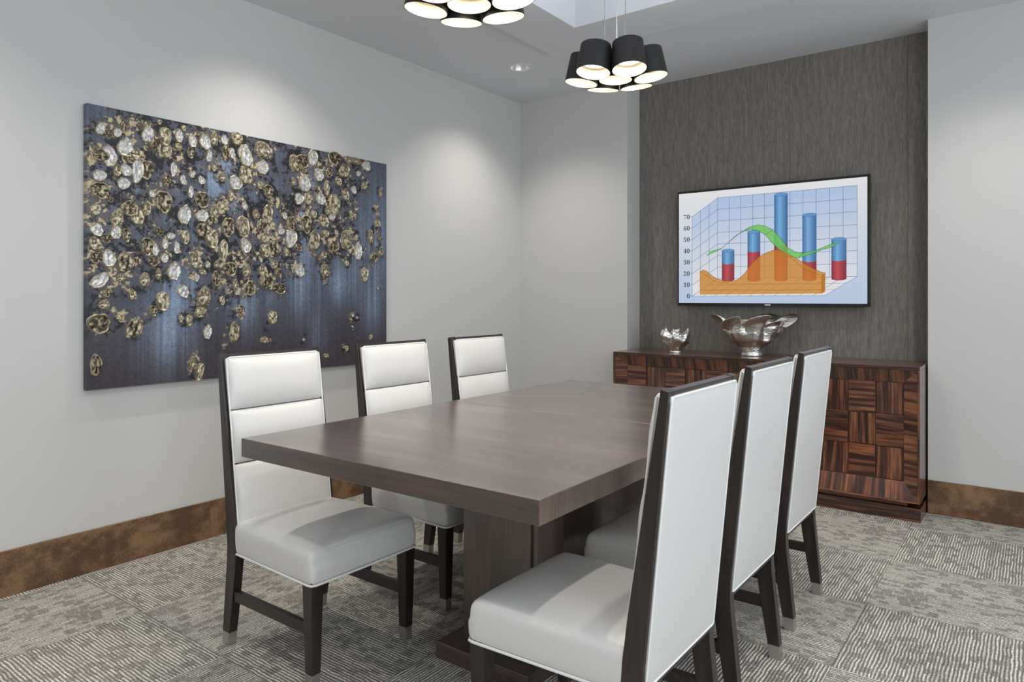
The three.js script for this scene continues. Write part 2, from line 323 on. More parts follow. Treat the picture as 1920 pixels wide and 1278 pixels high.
  const panel = puffBox(0.02, hb, 0.432, 0.006, [4, 14, 14], (o, s) => { if (o[0] < 0) o[0] -= 0.004 * (1 - s[1] ** 4) * (1 - s[2] ** 4); });
  const bp = mesh('back_panel', place(panel.translate(0.003, 0.015 + hb / 2, 0), b2, U2, N2), M.leather, t);
  const q2 = (tv, z) => [b2[0] - N2[0] * 0.006 + U2[0] * tv, b2[1] + N2[1] * -0.006 + U2[1] * tv, z];
  mesh('piping', tube([q2(0.018, -0.214), q2(0.02 + hb / 2, -0.2145), q2(hb, -0.214), q2(hb + 0.012, -0.207), q2(hb + 0.012, 0), q2(hb + 0.012, 0.207), q2(hb, 0.214), q2(0.02 + hb / 2, 0.2145), q2(0.018, 0.214), q2(0.016, 0.206), q2(0.016, 0), q2(0.016, -0.206)], 0.0032, true, 110, 6), M.piping, bp);
  const rail = new THREE.BoxGeometry(0.0205, 0.026, 2 * W - 0.07);
  mesh('top_rail', grainUV(rail.rotateZ(0.12).translate(-0.3022, 1.0728, 0), 2, 0.8), M.chairWood, t);
  mesh('bottom_rail', grainUV(rbox(-0.247, -0.205, 0.358, 0.376, -W + 0.036, W - 0.036, 0.002), 2, 0.8), M.chairWood, t);
  return t;
}
{
  const spots = [
    [-2.18, -1.682, 0, `white leather chair backing the painting wall, farthest of three from the niche`],
    [-2.225, -2.385, 0, `white leather chair backing the painting wall, middle of three`],
    [-2.225, -3.03, 0, `white leather chair backing the painting wall, closest of three to the niche`],
    [-0.99, -1.72, Math.PI, `white leather chair facing the painting, farthest of three from the sideboard`],
    [-1.02, -2.39, Math.PI, `white leather chair facing the painting, middle of three`],
    [-1.04, -3.065, Math.PI, `white leather chair facing the painting, closest of three to the sideboard`]];
  const proto = makeChair(spots[0][3]);
  spots.forEach(([x, z, turn, label], i) => {
    const c = i ? proto.clone() : proto;
    if (i) { c.name = numbered('dining_chair'); c.userData = { ...proto.userData }; scene.add(c); }
    c.userData.label = label; c.position.set(x, 0, z); c.rotation.y = turn;
  });
}

// ---------------------------------------------------------------- sideboard in the niche
{
  const X0 = -2.532, X1 = -0.546, F = -4.62, Bk = -5.1, Y0 = 0.111, Y1 = 0.9, cxm = (X0 + X1) / 2;
  const t = thing('sideboard', 'dark striped wood sideboard with chequered square panels in the niche', 'sideboard', [cxm, 0, (F + Bk) / 2]);
  const dx = -cxm, dz = -(F + Bk) / 2, S = (g) => g.translate(dx, 0, dz);
  const IX0 = -2.436, IX1 = -0.632, IY0 = 0.224, IY1 = 0.803, IZ = F - 0.04;
  mesh('carcass', S(grainUV(merge([box(X0 + 0.002, X1 - 0.002, Y0, Y1 - 0.022, Bk, IZ - 0.02)]), 1, 0.6)), M.zebra[3], t);
  mesh('top_board', S(grainUV(rbox(X0, X1, Y1 - 0.02, Y1, Bk, F, 0.002), 0, 0.6)), M.zebra[1], t);
  for (const x of [X0, X1 - 0.012]) mesh('side_board', S(grainUV(rbox(x, x + 0.012, Y0, Y1 - 0.0205, Bk, F, 0.002), 1, 0.6)), M.zebra[1], t);
  mesh('bottom_board', S(grainUV(rbox(X0 + 0.0125, X1 - 0.0125, Y0, Y0 + 0.012, Bk, F, 0.002), 0, 0.6)), M.zebra[1], t);
  // sloping mitred surround: outer edge forward, inner edge set back
  const quad = (a, b, c, d, grain, off) => {             // a,b outer, c,d inner; with a back so that it is a solid strip
    const pts = [a, b, c, d, ...[a, b, c, d].map(([x, y]) => [x, y, IZ - 0.02])], g = new THREE.BufferGeometry();
    g.setAttribute('position', new THREE.Float32BufferAttribute(pts.flat(), 3));
    g.setIndex([0, 1, 2, 0, 2, 3, 4, 6, 5, 4, 7, 6, 0, 5, 1, 0, 4, 5, 1, 6, 2, 1, 5, 6, 2, 7, 3, 2, 6, 7, 3, 4, 0, 3, 7, 4]);
    const n = g.toNonIndexed(); n.computeVertexNormals(); return S(grainUV(n, grain, 0.6, off));
  };
  const o = [X0 + 0.0125, X1 - 0.0125, Y0 + 0.0125, Y1 - 0.0205], fz = F - 0.003;
  const oTL = [o[0], o[3], fz], oTR = [o[1], o[3], fz], oBL = [o[0], o[2], fz], oBR = [o[1], o[2], fz], iTL = [IX0, IY1, IZ], iTR = [IX1, IY1, IZ], iBL = [IX0, IY0, IZ], iBR = [IX1, IY0, IZ];
  mesh('mitred_surround', quad(oTR, oTL, iTL, iTR, 1, [0.1, 0.2]), M.zebra[3], t);
  mesh('mitred_surround', quad(oBL, oBR, iBR, iBL, 1, [0.4, 0.5]), M.zebra[2], t);
  mesh('mitred_surround', quad(oTL, oBL, iBL, iTL, 0, [0.3, 0.7]), M.zebra[0], t);
  mesh('mitred_surround', quad(oBR, oTR, iTR, iBR, 0, [0.8, 0.1]), M.zebra[0], t);
  // four doors, each three by three square panels
  const pw = (IX1 - IX0) / 12, ph = (IY1 - IY0) / 3, r = rng(77);
  for (let d = 0; d < 4; d++) {
    const dx0 = IX0 + d * 3 * pw, dx1 = dx0 + 3 * pw;
    const door = mesh('door', S(box(dx0 + 0.001, dx1 - 0.001, IY0, IY1, IZ - 0.03, IZ - 0.018)), M.zebra[3], t);
    for (let i = 0; i < 3; i++) for (let j = 0; j < 3; j++) {
      const horiz = ((d * 3 + i) + j) % 2 === 0, x = dx0 + i * pw, y = IY0 + j * ph, g = 0.0012;
      mesh('square_panel', S(grainUV(rbox(x + g, x + pw - g, y + g, y + ph - g, IZ - 0.018, IZ - (horiz ? 0.002 : 0.009), 0.002, 1), horiz ? 0 : 1, 0.6, [r(), r()])), M.zebra[Math.floor(r() * 3)], door);
    }
  }
  mesh('base', S(grainUV(rbox(X0 + 0.012, X1 + 0.002, 0, 0.078, Bk, F - 0.028, 0.002), 0, 0.6, [0.3, 0])), M.zebra[3], t);
  mesh('base', S(grainUV(rbox(X0 + 0.04, X1 - 0.07, 0.078, Y0, Bk, F - 0.05, 0.002), 0, 0.6, [0.7, 0])), M.zebra[3], t);
}

// ---------------------------------------------------------------- silver bowls
function bowl(name, label, pos, turn, prof, lobes, seed, zs) {
  const t = mesh(name, (() => {
    const nu = 120, nv = 30, r = rng(seed), pos3 = [], idx = [], ph = lobes.map(() => r() * 6.28);
    const point = (a, v, inset) => {
      let k = 0; while (k < prof.length - 2 && v > prof[k + 1][0]) k++;
      const f = smooth(0, 1, (v - prof[k][0]) / (prof[k + 1][0] - prof[k][0])) * 0.5 + 0.5 * (v - prof[k][0]) / (prof[k + 1][0] - prof[k][0]);
      let R = lerp(prof[k][1], prof[k + 1][1], f), y = lerp(prof[k][2], prof[k + 1][2], f);
      const w = smooth(0.3, 1, v);
      let fold = 0, lift = 0; lobes.forEach(([n, ar, ay], i) => { const q = Math.abs(Math.sin(n * a / 2 + ph[i])); fold += ar * Math.sin(n * a + ph[i]) * (i ? 1 : 0.6) + (i ? 0 : ar * (q - 0.5)); lift += ay * (2 * q - 1); });
      const lump = 0.09 * Math.sin(3 * a + 9 * v + ph[0]) * Math.sin(5 * a - 6 * v) * smooth(0.1, 0.4, v);
      R *= 1 + fold * w + lump; y += lift * w * w * prof[prof.length - 1][2];
      const a2 = a + 0.16 * Math.sin(lobes[0][0] * a + 1) * w;
      R -= inset; y += inset * (v < 0.05 ? 1 : 0);
      return [R * Math.cos(a2), y, R * Math.sin(a2) * zs];
    };
    for (let j = 0; j <= 2 * nv + 1; j++) for (let i = 0; i < nu; i++) {
      const outer = j <= nv, v = outer ? j / nv : (2 * nv + 1 - j) / nv;
      pos3.push(...point(i / nu * Math.PI * 2, v, outer ? 0 : 0.007));
    }
    for (let j = 0; j < 2 * nv + 1; j++) for (let i = 0; i < nu; i++) { const a = j * nu + i, b = j * nu + (i + 1) % nu, c = a + nu, d = b + nu; idx.push(a, c, b, b, c, d); }
    const c0 = pos3.length / 3; pos3.push(0, 0, 0, 0, 0.007, 0);
    for (let i = 0; i < nu; i++) { idx.push(c0, i, (i + 1) % nu); const q = (2 * nv + 1) * nu; idx.push(c0 + 1, q + (i + 1) % nu, q + i); }
    const g = new THREE.BufferGeometry(); g.setAttribute('position', new THREE.Float32BufferAttribute(pos3, 3)); g.setIndex(idx); g.computeVertexNormals();
    const uv = []; for (let i = 0; i < pos3.length / 3; i++) uv.push(Math.atan2(pos3[3 * i + 2], pos3[3 * i]) / 6.283 * 2, pos3[3 * i + 1] * 5); g.setAttribute('uv', new THREE.Float32BufferAttribute(uv, 2));
    return g;
  })(), M.silver);
  t.position.set(...pos); t.rotation.y = turn; t.userData = { label, category: 'bowl' };
}
bowl('petal_bowl', 'large silver metal bowl with wide wavy petal rim on the sideboard', [-1.585, 0.9, -4.86], 0.3,
  [[0, 0.074, 0], [0.1, 0.068, 0.025], [0.26, 0.078, 0.065], [0.4, 0.145, 0.105], [0.58, 0.172, 0.16], [0.78, 0.178, 0.205], [1, 0.245, 0.235]], [[8, 0.13, 0.15], [3, 0.09, 0.08], [10, 0.03, 0.03]], 14, 0.8);
bowl('petal_bowl', 'small silver metal bowl with folded petal rim on the sideboard', [-2.13, 0.9, -4.84], 1.1,
  [[0, 0.05, 0], [0.1, 0.046, 0.012], [0.3, 0.06, 0.04], [0.48, 0.096, 0.075], [0.75, 0.108, 0.115], [1, 0.1, 0.148]], [[6, 0.1, 0.14], [3, 0.05, 0.06], [10, 0.03, 0.03]], 8, 0.9);

// ---------------------------------------------------------------- television
{
  const X0 = -2.204, X1 = -0.876, Y0 = 1.24, Y1 = 2.105, FZt = -5.035, cx = (X0 + X1) / 2;
  const t = thing('television', 'wall mounted flat television showing a colourful 3D chart', 'television', [cx, Y0, FZt - 0.03]);
  const S = (g) => g.translate(-cx, -Y0, -(FZt - 0.03));
  const SX0 = X0 + 0.009, SX1 = X1 - 0.017, SY0 = Y0 + 0.021, SY1 = Y1 - 0.016;
  mesh('casing', S(rbox(X0 + 0.01, X1 - 0.01, Y0 + 0.01, Y1 - 0.01, FZt - 0.055, FZt - 0.006, 0.004)), M.blackPlastic, t);
  const bz = mesh('bezel', S(merge([rbox(X0, X1, SY1, Y1, FZt - 0.03, FZt, 0.002), rbox(X0, X1, Y0, SY0, FZt - 0.03, FZt, 0.002), rbox(X0, SX0, SY0, SY1, FZt - 0.03, FZt, 0.002), rbox(SX1, X1, SY0, SY1, FZt - 0.03, FZt, 0.002)])), M.blackPlastic, t);
  mesh('maker_mark', S(box(cx + 0.01 - 0.02, cx + 0.01 + 0.02, Y0 + 0.006, Y0 + 0.014, FZt, FZt + 0.0008)), M.whitePlastic, bz);
  mesh('wall_bracket', S(box(cx - 0.2, cx + 0.2, 1.5, 1.85, NZ + 0.001, FZt - 0.055)), M.blackPlastic, t);
  const CW = 1400, CH = Math.round(1400 * (SY1 - SY0) / (SX1 - SX0)), cv = document.createElement('canvas'); cv.width = CW; cv.height = CH;
  const c = cv.getContext('2d');
  // chart points were read in an enlarged crop of the photograph; they are carried to the plane of the screen
  const Q = (X, Y) => { const p = onZ(1240 + X / 4.407, 310 + Y / 4.407, FZt - 0.004); return [(p.x - SX0) / (SX1 - SX0) * CW, (SY1 - p.y) / (SY1 - SY0) * CH]; };
  const path = (pts, close) => { c.beginPath(); pts.forEach(([x, y], i) => { const q = Q(x, y); i ? c.lineTo(...q) : c.moveTo(...q); }); if (close) c.closePath(); };
  const fill = (pts, s) => { path(pts, true); c.fillStyle = s; c.fill(); };
  const line = (pts, s, w = 3) => { path(pts); c.strokeStyle = s; c.lineWidth = w; c.stroke(); };
  const grad = (x0, y0, x1, y1, a, b) => { const g = c.createLinearGradient(x0, y0, x1, y1); g.addColorStop(0, a); g.addColorStop(1, b); return g; };
  c.fillStyle = grad(0, 0, 0, CH, '#e4e4e6', '#b6c8e2'); c.fillRect(0, 0, CW, CH);
  fill([[255, 425], [465, 268], [465, 940], [255, 1080]], grad(0, CH * 0.15, 0, CH * 0.9, '#b3c6e2', '#e6e4e4'));
  fill([[465, 268], [1618, 165], [1618, 918], [465, 935]], grad(0, CH * 0.1, 0, CH * 0.85, '#b0c4e2', '#e2e2e6'));
  fill([[255, 1080], [1350, 1075], [1618, 918], [465, 935]], '#e2e2e4');
  const LC = 'rgba(70,98,140,0.85)';
  for (let k = 0; k < 8; k++) {                                       // horizontal rules, side and back planes
    const yl = lerp(1080, 425, k / 7), yb = lerp(935, 268, k / 7), yr = lerp(918, 165, k / 7);
    line([[255, yl], [465, yb], [1618, yr]], LC, 2.6); line([[243, yl], [255, yl]], '#333', 2.6);
  }
  for (const x of [255, 323, 394, 465]) { const f = (x - 255) / 210; line([[x, lerp(425, 268, f)], [x, lerp(1080, 935, f)]], LC, 2.6); }
  for (const x of [562, 656, 755, 853, 957, 1063, 1171, 1278, 1389, 1502, 1618]) { const f = (x - 465) / 1153; line([[x, lerp(268, 165, f)], [x, lerp(935, 918, f)]], LC, 2.6); }
  const foot = [255, 348, 440, 533, 630, 727, 826, 930, 1036, 1140, 1250, 1350], back = [465, 562, 656, 755, 853, 957, 1063, 1171, 1278, 1389, 1502, 1618];
  foot.forEach((x, i) => line([[x, 1079 - i * 0.3], [back[i], 935 - 1.5 * i]], LC, 2.2));
  for (const f of [0, 0.33, 0.66, 1]) line([[lerp(255, 465, f), lerp(1080, 935, f)], [lerp(1350, 1618, f), lerp(1075, 918, f)]], LC, 2.2);
  c.fillStyle = '#30343a'; c.font = 'bold 50px serif'; c.textAlign = 'right'; c.textBaseline = 'middle';
  for (let k = 0; k < 8; k++) { const q = Q(238, lerp(1080, 425, k / 7)); c.fillText(String(k * 10), q[0] - 2, q[1]); }
  // cylinders: x left, x right, top, joint, bottom
  const cyl = (x0, x1, top, mid, bot) => {
    const a = Q(x0, mid), b = Q(x1, mid), rx = (b[0] - a[0]) / 2, m = a[0] + rx, yt = Q(x0, top)[1], ym = Q(x0, mid)[1], yb = Q(x0, bot)[1], ry = rx * 0.27;
    const body = (ya, yb2, c0, c1, c2) => { const g = c.createLinearGradient(a[0], 0, b[0], 0); g.addColorStop(0, c0); g.addColorStop(0.4, c1); g.addColorStop(1, c2); c.fillStyle = g; c.beginPath(); c.moveTo(a[0], ya); c.lineTo(a[0], yb2); c.ellipse(m, yb2, rx, ry, 0, Math.PI, 0, true); c.lineTo(b[0], ya); c.closePath(); c.fill(); };
    body(ym, yb, '#84303a', '#c24c58', '#7c2c34'); body(yt, ym, '#3f6c9c', '#78aede', '#3a6796');
    c.fillStyle = '#5f96cc'; c.beginPath(); c.ellipse(m, yt, rx, ry, 0, 0, Math.PI * 2); c.fill(); c.strokeStyle = 'rgba(40,70,110,0.8)'; c.lineWidth = 1.6; c.stroke();
  };
  cyl(500, 603, 706, 805, 945); cyl(712, 817, 550, 705, 945); cyl(932, 1044, 245, 650, 942); cyl(1165, 1282, 412, 785, 940); cyl(1405, 1530, 612, 777, 935);
  // green ribbon
  const gTop = [[395, 712], [500, 685], [560, 632], [656, 552], [740, 505], [798, 489], [860, 500], [920, 533], [985, 600], [1045, 680], [1110, 715], [1170, 724], [1280, 700], [1389, 655], [1470, 635]];
  const gBot = [[375, 744], [490, 692], [545, 645], [620, 575], [690, 540], [735, 527], [800, 540], [858, 573], [920, 645], [985, 705], [1060, 752], [1130, 766], [1200, 742], [1300, 705], [1405, 675], [1470, 637]];
  fill([...gTop, ...gBot.slice().reverse()], 'rgba(104,196,84,0.8)'); line(gTop, '#2c5a26', 2.4); line(gBot, '#2c5a26', 2.4);
  line([[920, 533], [858, 573]], '#2c5a26', 2); line([[740, 505], [690, 540]], '#2c5a26', 2); line([[1170, 724], [1130, 766]], '#2c5a26', 2);
  // orange hills
  const oTop = [[318, 880], [345, 862], [372, 872], [420, 912], [460, 935], [520, 955], [590, 958], [640, 938], [690, 890], [740, 820], [800, 760], [870, 720], [930, 698], [985, 700], [1045, 728], [1110, 765], [1190, 815], [1260, 855], [1325, 882], [1356, 888]];
  fill([...oTop, [1352, 1042], [1322, 1058], [318, 1066]], 'rgba(204,128,36,0.78)'); fill([[1322, 905], [1356, 888], [1352, 1042], [1322, 1058]], 'rgba(190,116,30,0.9)');
  line(oTop, '#7a4c14', 2.6);
  line([[318, 880], [372, 905], [430, 950], [500, 970], [560, 970]], '#7a4c14', 1.8); line([[930, 706], [1000, 722], [1080, 770], [1188, 860], [1290, 900], [1322, 905]], '#7a4c14', 1.8);
  line([[345, 1030], [1322, 1026]], 'rgba(122,76,20,0.7)', 1.8); line([[400, 985], [1322, 975]], 'rgba(122,76,20,0.6)', 1.8);
  const tex = new THREE.CanvasTexture(cv); tex.colorSpace = THREE.SRGBColorSpace;
  const sm = new THREE.MeshStandardMaterial({ color: 0x060606, roughness: 0.25, emissive: 0xffffff, emissiveMap: tex, emissiveIntensity: 0.78 });
  mesh('screen', S(new THREE.PlaneGeometry(SX1 - SX0, SY1 - SY0).translate((SX0 + SX1) / 2, (SY0 + SY1) / 2, FZt - 0.004)), sm, t).userData.label = 'lit screen with bars, green ribbon and orange hills';
  const l = new THREE.RectAreaLight(0xdfe8f4, 0.35, SX1 - SX0, SY1 - SY0); l.position.set(cx, (SY0 + SY1) / 2, FZt + 0.01); l.lookAt(cx, (SY0 + SY1) / 2, 0); scene.add(l);
}

// ---------------------------------------------------------------- abstract painting
{
  const PX = -3.56, Z0 = -1.425, Z1 = -3.308, Y0 = 0.866, Y1 = 2.211, W = Z0 - Z1, H = Y1 - Y0;
  const t = thing('abstract_painting', 'wide blue abstract painting with raised gold and silver blobs', 'painting', [LX + 0.003, Y0, (Z0 + Z1) / 2]);
  const dz = -(Z0 + Z1) / 2;
  const a = noise2(201, 64), b = noise2(202, 128), c = noise2(203, 256), e = noise2(204, 64);
  const spots = [];
  const add = (ox, oy, s, list) => list.forEach(([X, Y, rx, ry, k, rot]) => spots.push([ox + X / s, oy + Y / s, rx / s, ry / s, k, rot || 0]));
  const S = 0, D = 1, G = 2;
  add(140, 170, 3.994, [[190, 285, 35, 45, S], [250, 320, 30, 35, D], [318, 315, 30, 38, S], [378, 265, 32, 45, D], [545, 325, 45, 60, S], [605, 400, 40, 60, D], [675, 340, 45, 65, G], [690, 455, 35, 45, G], [780, 340, 28, 50, S], [772, 420, 25, 28, G], [880, 375, 30, 50, S], [865, 465, 25, 38, D], [975, 385, 40, 60, S], [1045, 360, 30, 50, G], [1002, 490, 22, 45, S], [1120, 370, 25, 40, S], [1135, 470, 30, 60, D], [1175, 470, 25, 40, S], [1215, 360, 45, 45, G], [185, 480, 65, 45, D], [260, 490, 50, 80, S], [378, 425, 55, 70, S], [425, 500, 40, 40, D], [470, 480, 50, 45, G], [540, 590, 52, 72, D], [470, 600, 45, 85, S], [385, 595, 40, 45, S], [320, 600, 30, 45, G], [365, 695, 45, 48, S], [185, 635, 50, 45, S], [190, 745, 70, 60, D], [262, 805, 25, 30, D], [740, 590, 25, 50, S], [690, 665, 28, 35, D], [810, 665, 22, 35, S], [878, 630, 18, 22, S], [948, 670, 25, 32, S], [1042, 580, 20, 25, G], [865, 760, 22, 45, S], [578, 772, 25, 25, S], [1105, 650, 25, 35, G], [1205, 690, 45, 52, S], [1270, 470, 40, 70, S], [1262, 630, 30, 70, D], [665, 830, 62, 80, D], [955, 815, 48, 62, D], [410, 880, 55, 60, D], [470, 940, 45, 65, G], [320, 955, 50, 65, G], [540, 890, 30, 50, G], [825, 930, 45, 70, S], [955, 935, 45, 45, S], [1050, 905, 40, 50, G], [1100, 880, 40, 45, G], [1030, 970, 35, 40, D], [1150, 1020, 45, 70, D], [965, 1040, 50, 50, D], [1025, 1110, 45, 65, G], [155, 890, 40, 40, G], [165, 1040, 50, 45, S], [305, 1060, 40, 50, S], [385, 1080, 33, 48, D], [635, 1052, 27, 32, D], [718, 1088, 30, 28, S], [825, 1095, 30, 50, G], [675, 1145, 22, 42, S], [762, 1175, 22, 45, S], [540, 1165, 45, 65, D], [600, 1190, 28, 45, S], [1115, 1195, 30, 75, G], [1262, 1020, 35, 70, G], [150, 1145, 45, 50, G], [370, 1250, 45, 40, G], [240, 1105, 40, 35, D], [1270, 860, 20, 25, S], [1170, 790, 25, 40, G], [540, 255, 30, 25, G], [905, 270, 28, 28, G], [815, 280, 20, 22, G], [630, 235, 18, 20, G]]);
  add(440, 220, 4.26, [[90, 320, 50, 70, S], [85, 460, 45, 75, G], [220, 260, 60, 60, G], [255, 265, 30, 45, S], [225, 400, 45, 55, S], [205, 540, 25, 30, G], [265, 590, 35, 50, D], [295, 665, 18, 28, G], [340, 215, 50, 45, G], [480, 370, 45, 65, G], [540, 350, 45, 55, D], [545, 415, 22, 25, D], [625, 325, 35, 70, S], [560, 530, 45, 60, S], [470, 515, 20, 32, G], [670, 460, 32, 52, S], [755, 440, 25, 35, D], [800, 325, 45, 55, D], [875, 430, 40, 50, G], [910, 345, 25, 25, G], [1050, 390, 32, 40, S], [1030, 545, 18, 32, G], [985, 450, 15, 25, S], [950, 580, 20, 35, S], [885, 620, 22, 45, G], [825, 510, 22, 35, G], [735, 570, 22, 55, G], [685, 655, 38, 42, S], [800, 700, 45, 80, G], [515, 650, 35, 42, S], [590, 650, 35, 45, G], [745, 745, 22, 35, G], [775, 795, 25, 28, S], [630, 775, 22, 30, G], [265, 780, 40, 75, G], [170, 775, 30, 35, G], [220, 870, 38, 55, D], [70, 870, 48, 80, G], [78, 710, 22, 28, S], [85, 1025, 38, 60, S], [395, 785, 22, 28, S], [370, 910, 25, 30, S], [455, 850, 35, 55, D], [450, 965, 45, 70, S], [505, 1040, 25, 28, D], [570, 850, 38, 70, D], [710, 830, 35, 50, G], [640, 985, 42, 75, G], [725, 925, 25, 25, G], [810, 925, 12, 28, G], [890, 980, 45, 70, G], [790, 1025, 35, 45, D], [935, 790, 14, 30, G], [1135, 845, 16, 32, G], [1120, 715, 14, 18, G], [1085, 955, 22, 50, G], [1155, 960, 14, 22, D], [970, 960, 12, 25, G], [985, 1070, 28, 65, S], [310, 1050, 45, 70, D], [245, 1060, 35, 50, G], [410, 1075, 20, 35, G], [235, 970, 22, 30, G], [1160, 610, 12, 30, G], [160, 185, 30, 25, G], [475, 250, 25, 45, S], [540, 260, 30, 35, D], [970, 350, 40, 25, G]]);
  add(140, 470, 4.406, [[280, 65, 60, 65, S], [175, 55, 45, 50, D], [420, 100, 60, 75, D], [515, 90, 30, 40, D], [205, 245, 50, 85, S, -0.9], [380, 225, 38, 35, G], [270, 345, 35, 38, D], [475, 365, 30, 45, G], [580, 240, 45, 55, G], [245, 445, 50, 40, G], [370, 555, 32, 32, G], [200, 600, 85, 85, D], [485, 645, 60, 85, D, -0.25], [725, 415, 52, 75, G], [645, 495, 32, 42, D], [895, 335, 48, 50, S], [1070, 380, 58, 75, G], [1040, 505, 45, 40, G], [875, 560, 20, 35, G], [945, 570, 27, 42, G], [1095, 670, 32, 60, S], [1215, 410, 22, 35, G], [1165, 230, 30, 65, D], [1280, 150, 50, 55, D], [1055, 175, 28, 25, G], [1005, 220, 20, 32, S], [820, 170, 50, 75, S], [1000, 90, 45, 60, G], [1095, 115, 20, 25, S], [1170, 115, 22, 28, G], [175, 945, 45, 90, D], [975, 930, 30, 55, G], [1030, 995, 28, 70, G, -0.4], [690, 195, 25, 45, G], [650, 80, 40, 45, D], [740, 60, 30, 40, S]]);
  add(430, 460, 5.326, [[20, 235, 45, 70, D], [175, 255, 40, 65, G], [335, 255, 40, 60, G], [375, 365, 62, 80, D], [205, 425, 50, 75, D, -0.2], [495, 430, 62, 55, D], [450, 195, 32, 40, G], [490, 275, 30, 50, D], [700, 250, 45, 70, S], [955, 255, 48, 60, G], [1345, 295, 35, 70, G], [1440, 120, 35, 48, D], [1510, 75, 25, 28, G], [1165, 180, 20, 28, G], [940, 100, 30, 38, G], [110, 640, 32, 48, D], [425, 720, 45, 65, G], [50, 870, 50, 95, G], [355, 945, 28, 35, G], [960, 1100, 22, 22, G], [1410, 915, 16, 28, G, -0.4], [1165, 1025, 18, 25, G], [60, 390, 30, 50, G], [75, 470, 25, 25, S], [1480, 428, 9, 15, S], [1225, 695, 12, 18, S], [1270, 720, 9, 12, S], [738, 940, 9, 14, S], [1222, 808, 9, 12, S]]);
  const blobs = spots.map(([px, py, rx, ry, k, rot]) => {
    const p = onX(px, py, PX), q = onX(px + rx, py, PX), s = onX(px, py - ry, PX);
    return { u: (Z0 - p.z) / W, v: (p.y - Y0) / H, z: p.z, y: p.y, rz: Math.abs(q.z - p.z), ry: s.y - p.y, k, rot };
  }).filter((o) => o.u > 0.008 && o.u < 0.992 && o.v > 0.01 && o.v < 0.985);
  // coverage of blobs, used for the dark and taupe smears that surround them
  const gw = 96, gh = 68, cover = new Float32Array(gw * gh);
  blobs.forEach((o) => { for (let y = 0; y < gh; y++) for (let x = 0; x < gw; x++) { const d2 = ((x / gw - o.u) * W / (o.rz + 0.035)) ** 2 + ((y / gh - o.v) * H / (o.ry + 0.038)) ** 2; if (d2 < 1.6) cover[y * gw + x] += Math.exp(-d2 * 1.4); } });
  const cov = (u, v) => { const x = clamp(u * gw, 0, gw - 1.001), y = clamp(v * gh, 0, gh - 1.001), i = Math.floor(x), j = Math.floor(y); return lerp(lerp(cover[j * gw + i], cover[j * gw + Math.min(gw - 1, i + 1)], x - i), lerp(cover[Math.min(gh - 1, j + 1) * gw + i], cover[Math.min(gh - 1, j + 1) * gw + Math.min(gw - 1, i + 1)], x - i), y - j); };
  // blue passages of the brushed ground: centre u, v, spread u, spread v, strength
  const blues = [[0.37, 0.8, 0.07, 0.12, 1], [0.66, 0.72, 0.05, 0.22, 1], [0.52, 0.55, 0.03, 0.25, 0.8], [0.95, 0.66, 0.06, 0.25, 0.5], [0.2, 0.2, 0.08, 0.14, 0.8], [0.43, 0.3, 0.05, 0.12, 0.7], [0.62, 0.36, 0.06, 0.14, 0.55], [0.78, 0.38, 0.06, 0.1, 0.6], [0.93, 0.28, 0.05, 0.14, 0.6], [0.7, 0.16, 0.04, 0.12, 0.45], [0.25, 0.35, 0.06, 0.1, 0.6], [0.06, 0.72, 0.1, 0.25, 0.45], [0.3, 0.6, 0.12, 0.2, 0.35], [0.85, 0.55, 0.1, 0.2, 0.25]];
  const map = texture(1280, 914, (u, v) => {
    const streak = 0.6 * c(u * 190, v * 2.2) + 0.4 * b(u * 60, v * 1.6);
    let blue = 0.18 + 0.2 * smooth(0.15, 0.6, v);
    for (const [bu, bv, su, sv, st] of blues) blue += st * Math.exp(-(((u - bu) / su) ** 2) - (((v - bv) / sv) ** 2)) * (0.45 + 0.75 * streak);
    blue = clamp(blue * (0.8 + 0.45 * streak), 0, 1.15);
    let col = mix3(mix3([52, 42, 46], [52, 51, 62], smooth(0.05, 0.4, v)), [130, 146, 170], blue * 0.92);
    const k = smooth(0.3, 0.8, cov(u, v) + 0.42 * smooth(0.36, 0.52, v + 0.12 * (e(u * 6, v * 3) - 0.5)) * (1 - smooth(0.86, 0.9, u)) - 0.75 * clamp(blue - 0.55) + (a(u * 22, v * 16) - 0.5) * 0.8 + (b(u * 90, v * 70) - 0.5) * 0.5 - 0.05);
    const n = 0.36 * a(u * 34, v * 25) + 0.36 * b(u * 96, v * 70) + 0.28 * c(u * 230, v * 165);
    const n2 = 0.36 * e(u * 30 + 5, v * 22) + 0.36 * b(u * 90 + 31, v * 64) + 0.28 * c(u * 220 + 17, v * 160);
    col = mix3(col, [80, 80, 90], k * 0.55);
    col = mix3(col, [28, 28, 34], k * smooth(0.47, 0.55, n) * 0.92);
    col = mix3(col, [112, 99, 90], k * smooth(0.5, 0.6, n2) * 0.75);
    col = mix3(col, [206, 190, 152], k * smooth(0.64, 0.7, n2) * 0.9);
    return col.map((x) => x * (0.9 + 0.2 * c(u * 251 + 3, v * 199)));
  });
  const canvasMat = new THREE.MeshStandardMaterial({ map, roughness: 0.5 });
  const g = box(0, PX - LX - 0.003, 0, H, Z1 + dz, Z0 + dz), p = g.attributes.position, uv = g.attributes.uv;
  for (let i = 0; i < p.count; i++) uv.setXY(i, clamp((Z0 + dz - p.getZ(i)) / W, 0.002, 0.998), clamp(p.getY(i) / H, 0.002, 0.998));
  mesh('canvas', g, canvasMat, t);
  // raised blobs of paint: three looks, four outlines each
  const gold = [[0.34, 0.26, 0.13], [0.84, 0.74, 0.5]], looks = [[[0.4, 0.39, 0.385], [0.86, 0.85, 0.84]], [[0.02, 0.016, 0.012], [0.2, 0.15, 0.09]], [[0.1, 0.08, 0.055], [0.62, 0.53, 0.36]]];
